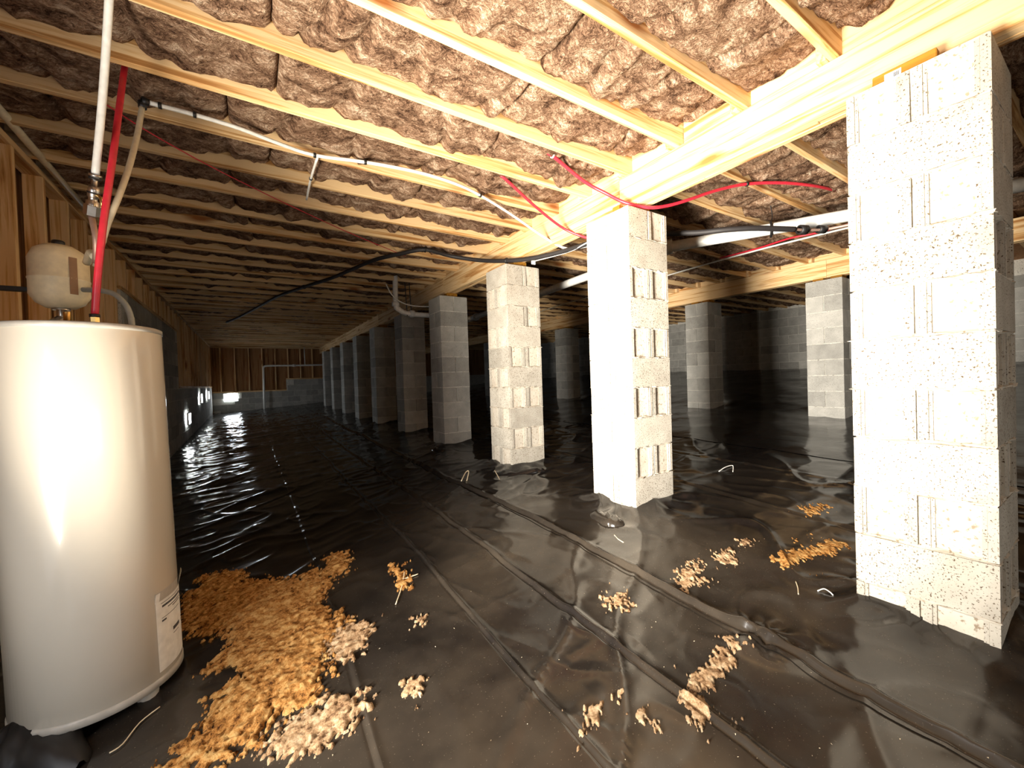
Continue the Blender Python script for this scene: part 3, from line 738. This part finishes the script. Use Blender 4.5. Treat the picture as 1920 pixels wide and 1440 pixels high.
# two red pipes by the second pier
rz = [(1018, 284, 2.47), (1036, 292, 2.44), (1095, 340, 2.36), (1135, 362, 2.28), (1172, 380, 2.19), (1215, 389, 2.145), (1250, 386, 2.17), (1290, 375, 2.23), (1340, 358, 2.32), (1400, 345, 2.388), (1470, 343, 2.40), (1530, 349, 2.42), (1565, 357, 2.46)]
rr_ = [on_z(*p) for p in rz]
t, o = pipe('water_pipe', rr_, .0115, RED_PIPE, 'red water pipe draped over the near corner of the second pier', 'pipe', 'plastic water pipes')
clip(t, o, rr_[9], rr_[10] - rr_[8], .0125); clip(t, o, rr_[1], rr_[2] - rr_[1], .0125, WHITE_PIPE, .006, 'nail_guard')
rz2 = [(930, 325, 2.48), (948, 336, 2.44), (1000, 384, 2.35), (1050, 424, 2.24), (1085, 441, 2.16), (1110, 446, 2.13), (1160, 440, 2.12)]
t, o = pipe('water_pipe', [on_z(*p) for p in rz2], .0105, RED_PIPE, 'red water pipe running behind the second pier', 'pipe', 'plastic water pipes')
# foam-sleeved black hose
bz = [(425, 604, 2.37), (445, 596, 2.385), (480, 578, 2.385), (520, 556, 2.385), (570, 538, 2.38), (620, 522, 2.375), (660, 505, 2.38), (700, 488, 2.375), (750, 476, 2.375), (797, 468, 2.385), (845, 480, 2.36), (900, 488, 2.28), (950, 489, 2.18), (1000, 484, 2.14), (1060, 470, 2.13), (1110, 455, 2.12), (1180, 443, 2.12), (1255, 438, 2.12), (1312, 436, 2.10), (1360, 431, 2.09), (1410, 428, 2.085), (1460, 429, 2.08), (1490, 430, 2.08)]
bp = [on_z(*p) for p in bz]
t, o = pipe('insulated_hose', bp, .021, FOAM, 'long black foam-sleeved hose sagging under the joists and over the piers', 'hose')
for i in (4, 9, 12, 15): clip(t, o, bp[i], bp[i + 1] - bp[i - 1], .0215, BLACK, .008, 'tie')
hz = bp[-1]
h2 = [hz, on_z(1510, 431, 2.08), on_z(1548, 430, 2.08), on_z(1600, 420, 2.08), on_z(1690, 404, 2.08)]
MB().tube([p - o for p in h2], .011, 8).build('bare_tube', COPPER_DULL, t, True)
for p, a in ((on_z(1505, 431, 2.08), .027), (on_z(1540, 430, 2.08), .023)): clip(t, o, p, h2[1] - h2[0], a, BLACK, .03, 'coupling')
thin = [on_z(1000, 490, 2.13), on_z(1040, 480, 2.12), on_z(1075, 469, 2.11), on_z(1110, 452, 2.12), on_z(1180, 442, 2.13), on_z(1260, 437, 2.15), on_z(1300, 437, 2.15)]
t, o = pipe('cable', thin, .005, WHITE_PIPE, 'thin pale cable alongside the black hose near the second pier', 'cable')
MB().box(-.022, .022, -.006, .006, -.03, .012, .002).build('tag', PAPER, t)
# drain pipe
a = on_z(1590, 404, 2.2); m_ = on_z(1250, 464, 2.2); b = on_z(880, 599, 2.2)
d1 = (a - m_).normalized(); d2 = (b - m_).normalized()
t, o = pipe('drain_pipe', [a + d1 * 1.4, a, m_ + d1 * .05, m_ + d2 * .05, b, b + d2 * .2], .048, WHITE_PIPE, 'thick white drain pipe slung under the joists behind the piers', 'pipe', None, 18, 'tube', 2, False)
clip(t, o, m_, d1, .05, WHITE_PIPE, .05, 'coupling')
for f in (.5, .93): clip(t, o, m_.lerp(b, f), d2, .05, WHITE_PIPE, .035, 'coupling')
hk = m_.lerp(a, .62); clip(t, o, hk, d1, .052, BLACK, .008, 'hanger')
MB().tube([hk - o + Vector((0, 0, .05)), hk - o + Vector((.03, 0, .12)), hk - o + Vector((.0, 0, .2))], .004, 6).build('hanger_strap', BLACK, t)
e0 = on_y(741, 520, 5.62); e1 = on_y(742, 570, 5.62); e2 = on_y(749, 581, 5.62); e3 = on_y(765, 588, 5.62); e4 = on_y(812, 592, 5.62)
t, o = pipe('drain_elbow', [e0 + Vector((0, 0, .25)), e0, e1, e2, e3, e4, on_y(840, 594, 5.62), on_y(880, 598, 5.66)], .036, WHITE_PIPE, 'white drain elbow dropping from the joists beside the fifth pier', 'pipe', None, 16, 'tube', 6)
clip(t, o, e1, (0, 0, 1), .038, WHITE_PIPE, .03, 'coupling'); clip(t, o, e3 + Vector((.06, 0, 0)), (1, 0, 0), .038, WHITE_PIPE, .03, 'coupling')
for u in (760, 768):
    p = on_y(u, 560, 5.6); MB().tube([Vector((p.x, p.y, 2.4)) - o, Vector((p.x + .02, p.y, 1.93)) - o], .006, 6).build('hanger_strap', BLACK, t)
lz = [on_y(724, 533, 5.55), on_y(735, 553, 5.55), on_y(755, 568, 5.55), on_y(780, 574, 5.55), on_y(815, 575, 5.55)]
pipe('water_pipe', lz, .008, WHITE_PIPE, 'thin white pipe looping in front of the drain elbow', 'pipe', 'plastic water pipes')
# thin pipes beyond the girder
pipe('water_pipe', [on_z(1190, 535, 2.385), on_z(1260, 514, 2.385), on_z(1340, 491, 2.385), on_z(1440, 464, 2.37), on_z(1545, 438, 2.36), on_z(1620, 420, 2.36)], .010, WHITE_PIPE, 'thin white pipe beyond the girder, below a red one', 'pipe', 'plastic water pipes')
pipe('water_pipe', [on_z(1350, 484, 2.40), on_z(1420, 466, 2.385), on_z(1480, 447, 2.375), on_z(1530, 437, 2.365), on_z(1620, 412, 2.36)], .010, RED_PIPE, 'thin red pipe beyond the girder, just above a white one', 'pipe', 'plastic water pipes')
pipe('water_pipe', [on_z(1010, 585, 2.385), on_z(1060, 569, 2.385), on_z(1110, 556, 2.385), on_z(1190, 535, 2.385)], .009, IVORY_PIPE, 'thin dull pipe seen between the two white-lit piers', 'pipe', 'plastic water pipes')
# thin red wire under the joists
pipe('wire', [on_z(190, 190, 2.405), on_z(300, 260, 2.40), on_z(450, 340, 2.40), on_z(640, 430, 2.40), on_z(760, 480, 2.40)], .0035, RED_PIPE, 'thin dark red wire stretched under the dim joists', 'wire')
# conduit behind the heater
pipe('flexible_conduit', [on_d(150, 543, 1.86), on_d(188, 545, 1.84), on_d(215, 552, 1.82), on_d(236, 572, 1.80), on_d(246, 598, 1.79), on_d(248, 625, 1.78)], .0115, GREY_HOSE, 'grey flexible conduit curving down behind the water heater', 'conduit')
pipe('wall_pipe', [on_x(-40, 160, -1.0), on_x(160, 392, -1.0)], .02, IVORY_PIPE, 'dim tan pipe running along the stud wall above the heater', 'pipe')
# pvc on the end wall
pv = [Vector((.42, 16.72, .12)), Vector((.44, 16.72, 1.55)), Vector((.46, 16.72, 1.68)), Vector((.58, 16.72, 1.73)), Vector((1.4, 16.72, 1.735)), Vector((2.4, 16.72, 1.75))]
t, o = pipe('wall_drain', pv, .032, WHITE_PIPE, 'white pipe with one bend standing against the end wall', 'pipe', None, 12)
clip(t, o, pv[4], (1, 0, 0), .034, WHITE_PIPE, .05, 'coupling'); MB().tube([Vector((1.75, 16.72, 1.74)) - o, Vector((1.75, 16.72, 2.4)) - o], .02, 8, False).build('vent_branch', WHITE_PIPE, t, True)

# ------------------------------------------------------------------ shim with tag on the first pier
s = empty('wood_shim', (2.205, .50, TOP)); tag(s, 'amber wood shim with a white tag wedged on top of the tallest pier', 'shim')
a = on_x(1636, 150, 2.19); b = on_x(1757, 92, 2.19)
MB().box(-.02, .02, b.y - .5, a.y - .5, .002, .052, .003).build('board', SHIM, s)
MB().box(-.0215, -.0202, (a.y + b.y) / 2 + .005 - .5, (a.y + b.y) / 2 + .055 - .5, .012, .040).build('tag', PAPER, s)
for k in range(4): MB().box(-.0222, -.0216, (a.y + b.y) / 2 + .012 + .004 * k - .5, (a.y + b.y) / 2 + .0145 + .004 * k - .5, .017, .033).build('print_bar', INK, s)
s = empty('wood_shim', (2.20, 1.97, TOP)); tag(s, 'small orange wood shim on the second pier beside the beam joint', 'shim')
MB().box(-.02, .02, -.03, .03, .001, .045, .002).build('board', SHIM, s)
s = empty('wood_shim', (2.22, 3.70, TOP)); tag(s, 'pale wood shim on top of the white-lit third pier', 'shim')
MB().box(-.02, .02, -.14, .12, .001, .038, .002).build('board', W_Y, s)

# ------------------------------------------------------------------ spilled clay
def soil(poly, label, seed, hgt=.012, step=.012, rough=.5, cat='clay', thr=0.0, mat=None):
    P = [on_z(u, v, -.06 if u > 900 else -.12) for u, v in poly]
    # settle the outline on the sheet
    px = np.array([p.x for p in P]); py = np.array([p.y for p in P])
    for it in range(3):
        zz = ground(px, py)
        P = [on_z(u, v, float(z)) for (u, v), z in zip(poly, zz)]; px = np.array([p.x for p in P]); py = np.array([p.y for p in P])
    x0, x1, y0, y1 = px.min() - .05, px.max() + .05, py.min() - .05, py.max() + .05
    xs = np.arange(x0, x1, step); ys = np.arange(y0, y1, step); X, Y = np.meshgrid(xs, ys)
    inside = np.zeros_like(X, bool); dist = np.full_like(X, 9.0); n = len(px)
    for i in range(n):
        xa, ya, xb, yb = px[i], py[i], px[(i + 1) % n], py[(i + 1) % n]
        c = ((ya > Y) != (yb > Y)) & (X < (xb - xa) * (Y - ya) / (yb - ya + 1e-12) + xa); inside ^= c
        L2 = (xb - xa) ** 2 + (yb - ya) ** 2 + 1e-12; t = np.clip(((X - xa) * (xb - xa) + (Y - ya) * (yb - ya)) / L2, 0, 1)
        dist = np.minimum(dist, np.hypot(X - xa - t * (xb - xa), Y - ya - t * (yb - ya)))
    sd = np.where(inside, dist, -dist)
    size = max(.03, min(.12, sd.max()))
    m = np.clip(sd / size, -1, 1) + rough * 2.0 * (fbm(X * 9 + seed * 3.1, Y * 9 + seed, 3) - .5) + 2.6 * rough * (fbm((X + Y) * 30 + seed, (Y - X) * 62, 3) - .5) - thr
    h = hgt * np.clip(m, 0, 1) * (.35 + .9 * fbm(X * 35 + seed, Y * 35, 3)) + .25 * hgt * (vnoise(X * 90, Y * 90) - .3)
    Z = ground(X, Y) + .007 + np.clip(h, -.002, None); Z = np.where(m > 0.0, Z, ground(X, Y) - .006)
    ny, nx = X.shape; keep = (m > 0)
    F = []; used = {}; V = []
    def idx(j, i):
        if (j, i) not in used: used[(j, i)] = len(V); V.append((X[j, i], Y[j, i], Z[j, i]))
        return used[(j, i)]
    kq = keep[:-1, :-1] | keep[1:, :-1] | keep[:-1, 1:] | keep[1:, 1:]
    for j, i in zip(*np.nonzero(kq)): F.append((idx(j, i), idx(j, i + 1), idx(j + 1, i + 1), idx(j + 1, i)))
    if not F: return None
    o = mk('clay', V, F, mat or SOIL, None, True)
    return tag(o, label, cat, 'clay spilled on the plastic', 'stuff')
soil([(352, 1112), (395, 1080), (440, 1072), (470, 1090), (545, 1085), (590, 1068), (618, 1085), (610, 1130), (640, 1170), (600, 1215), (612, 1262), (590, 1310), (500, 1340), (470, 1385), (400, 1440), (310, 1445), (340, 1400), (385, 1372), (405, 1290), (440, 1262), (390, 1255), (432, 1215), (400, 1180), (352, 1175)], 'big spread of orange clay beside the foot of the water heater', 1, .016, .006, .6)
soil([(600, 1170), (705, 1165), (690, 1215), (640, 1240), (600, 1230)], 'brown clay crust just past the big clay spread', 2, .007, .006, .9, thr=.25, mat=SOIL_PALE)
soil([(590, 1330), (680, 1300), (690, 1345), (640, 1385), (560, 1430), (470, 1450), (500, 1380)], 'pale crumbled clay along the near edge of the big spread', 3, .008, .006, .85, thr=.15, mat=SOIL_PALE)
SP = [([(596, 1080), (625, 1042), (656, 1040), (650, 1075), (618, 1086)], 'thin clay tongue reaching out from the big spread'),
      ([(733, 1058), (765, 1070), (768, 1105), (740, 1100)], 'small clay lump under the crossed straw'),
      ([(755, 1275), (795, 1268), (802, 1295), (760, 1300)], 'round clay clump alone past the clay spread'),
      ([(1128, 1120), (1170, 1112), (1178, 1135), (1150, 1146)], 'round pale clay clump on the middle sheet, alone'),
      ([(1268, 1068), (1312, 1055), (1318, 1090), (1290, 1112), (1270, 1105)], 'clay clump on the seam below the second pier'),
      ([(1340, 1035), (1380, 1028), (1385, 1055), (1350, 1062)], 'clay clump a step past the seam below the second pier'),
      ([(1384, 1010), (1415, 1008), (1414, 1022), (1388, 1024)], 'tiny clay clump nearest the base of the second pier'),
      ([(1450, 1050), (1480, 1036), (1530, 1028), (1560, 1014), (1585, 1024), (1560, 1036), (1500, 1050), (1470, 1062)], 'long orange clay streak close to the tallest pier'),
      ([(1510, 950), (1548, 944), (1550, 958), (1515, 968)], 'small orange clay patch behind the long clay streak'),
      ([(1285, 1275), (1330, 1240), (1362, 1200), (1378, 1212), (1366, 1250), (1330, 1292), (1290, 1300)], 'broad clay streak crossing the fold by the tallest pier'),
      ([(1282, 1300), (1325, 1310), (1330, 1350), (1318, 1380), (1290, 1345)], 'faint clay smear below the broad clay streak'),
      ([(1165, 1330), (1215, 1325), (1230, 1365), (1190, 1375)], 'faint round clay smear on the near plastic'),
      ([(1098, 1330), (1135, 1315), (1130, 1345), (1082, 1410), (1075, 1398)], 'narrow pale clay smear on the near fold'),
      ([(1140, 1298), (1175, 1292), (1172, 1318), (1145, 1320)], 'small clay crumbs just above the faint round smear'),
      ([(775, 1160), (808, 1150), (805, 1172), (780, 1178)], 'greyish clay crumbs between the straw and the middle fold')]
for i, (p, l) in enumerate(SP): soil(p, l, 10 + i,   .005 if i < 10 else .0025, .004, .9, thr=.05 if i < 10 else .35, mat=SOIL if i in (0, 1, 7, 8) else SOIL_PALE)

# ------------------------------------------------------------------ straws, wires and scraps on the plastic
def on_ground(u, v, dz=.006):
    z = -.05
    for _ in range(4):
        p = on_z(u, v, z); z = float(ground(np.array([p.x]), np.array([p.y]))[0]) + dz
    return on_z(u, v, z)
def straw(pts, r, label, name='straw', mat=STRAW, cat='straw', grp='straws and wire scraps on the plastic', lift=None):
    P = [on_ground(u, v, .006 if lift is None else lift[i]) for i, (u, v) in enumerate(pts)]
    o = MB().tube(P, r, 6).build(name, mat, None, True)
    return tag(o, label, cat, grp)
straw([(759, 1068), (754, 1098), (742, 1133)], .003, 'long straw of the crossed pair on the plastic')
straw([(755, 1086), (768, 1082), (784, 1076)], .0028, 'short straw of the crossed pair on the plastic')
straw([(1348, 884), (1360, 876), (1374, 873), (1374, 886)], .004, 'bent pale wire scrap between the second and tallest piers', 'wire_scrap', WHITE_PIPE, 'wire', lift=[.006, .03, .03, .006])
straw([(1533, 1108), (1545, 1104), (1556, 1110), (1562, 1116)], .0028, 'small curled wire scrap in front of the tallest pier', 'wire_scrap', WHITE_PIPE, 'wire', lift=[.006, .015, .015, .006])
straw([(1492, 1090), (1496, 1102), (1497, 1114)], .0022, 'short straight straw near the small curled scrap')
straw([(865, 902), (873, 886), (879, 884), (875, 902)], .005, 'looped pale wire scrap in front of the third pier', 'wire_scrap', IVORY_PIPE, 'wire', lift=[.006, .05, .05, .006])
straw([(926, 880), (932, 890), (938, 902)], .004, 'straight pale straw at the foot of the third pier')
straw([(1152, 1003), (1158, 1010), (1169, 1017)], .003, 'pale straw at the foot of the second pier')
straw([(205, 1412), (230, 1395), (262, 1355), (300, 1325)], .0022, 'long curved wire scrap in front of the water heater', 'wire_scrap', STRAW, 'wire')
# folded scrap of plastic at the foot of the third pier and a rolled bundle near the camera
def crumple(name, pix, w, hgt, label, mat=PLASTIC, n=14, seed=5):
    P = [on_ground(u, v, .004) for u, v in pix]
    t = MB(); rr = random.Random(seed); V = []; F = []
    m = 9
    Q = []
    for i in range(n + 1):
        f = i / n * (len(P) - 1); k = min(int(f), len(P) - 2); Q.append(P[k].lerp(P[k + 1], f - k))
    for i, p in enumerate(Q):
        tn = (Q[min(i + 1, n)] - Q[max(i - 1, 0)]).normalized(); sd = Vector((-tn.y, tn.x, 0))
        e = math.sin(math.pi * (i + .3) / (n + .6)) ** .5
        for j in range(m):
            a = math.pi * j / (m - 1)
            V.append(p + sd * (math.cos(a) * w * e * (1 + rr.uniform(-.12, .12))) + Vector((0, 0, math.sin(a) * hgt * e * (1 + rr.uniform(-.25, .25)) - .01)))
    for i in range(n):
        for j in range(m - 1): F.append((i * m + j, i * m + j + 1, (i + 1) * m + j + 1, (i + 1) * m + j))
    o = mk(name, V, F, mat, None, True)
    return tag(o, label, 'plastic scrap', 'plastic scraps')
crumple('plastic_scrap', [(930, 893), (965, 892), (1005, 884), (1022, 882)], .06, .05, 'crumpled shiny plastic scrap at the foot of the third pier')
crumple('plastic_scrap', [(1110, 962), (1145, 980), (1170, 985)], .07, .06, 'crumpled plastic fold at the foot of the second pier', seed=8)
crumple('plastic_scrap', [(806, 838), (822, 846), (840, 846)], .06, .05, 'small crumpled plastic scrap at the foot of the fourth pier', seed=9)
crumple('plastic_roll', [(-60, 1445), (20, 1415), (90, 1412), (150, 1440)], .09, .10, 'thick black roll of plastic in front of the water heater', BLACK, seed=12)

# fine crumbs scattered over the near plastic
cb = MB(); rr = random.Random(21)
for k in range(170):
    u = rr.uniform(430, 1880); v = rr.uniform(960, 1438)
    if u > 1580 and v < 1260: continue
    p = on_ground(u, v, .001); r = rr.uniform(.001, .003)
    cb.add([p + Vector((rr.uniform(-r, r), rr.uniform(-r, r), rr.uniform(0, r) * 1.4)) for _ in range(4)], [(0, 1, 2), (0, 2, 3), (0, 3, 1), (1, 3, 2)])
tag(cb.build('crumbs', STRAW), 'tiny pale crumbs strewn over the near plastic', 'crumbs', None, 'stuff')
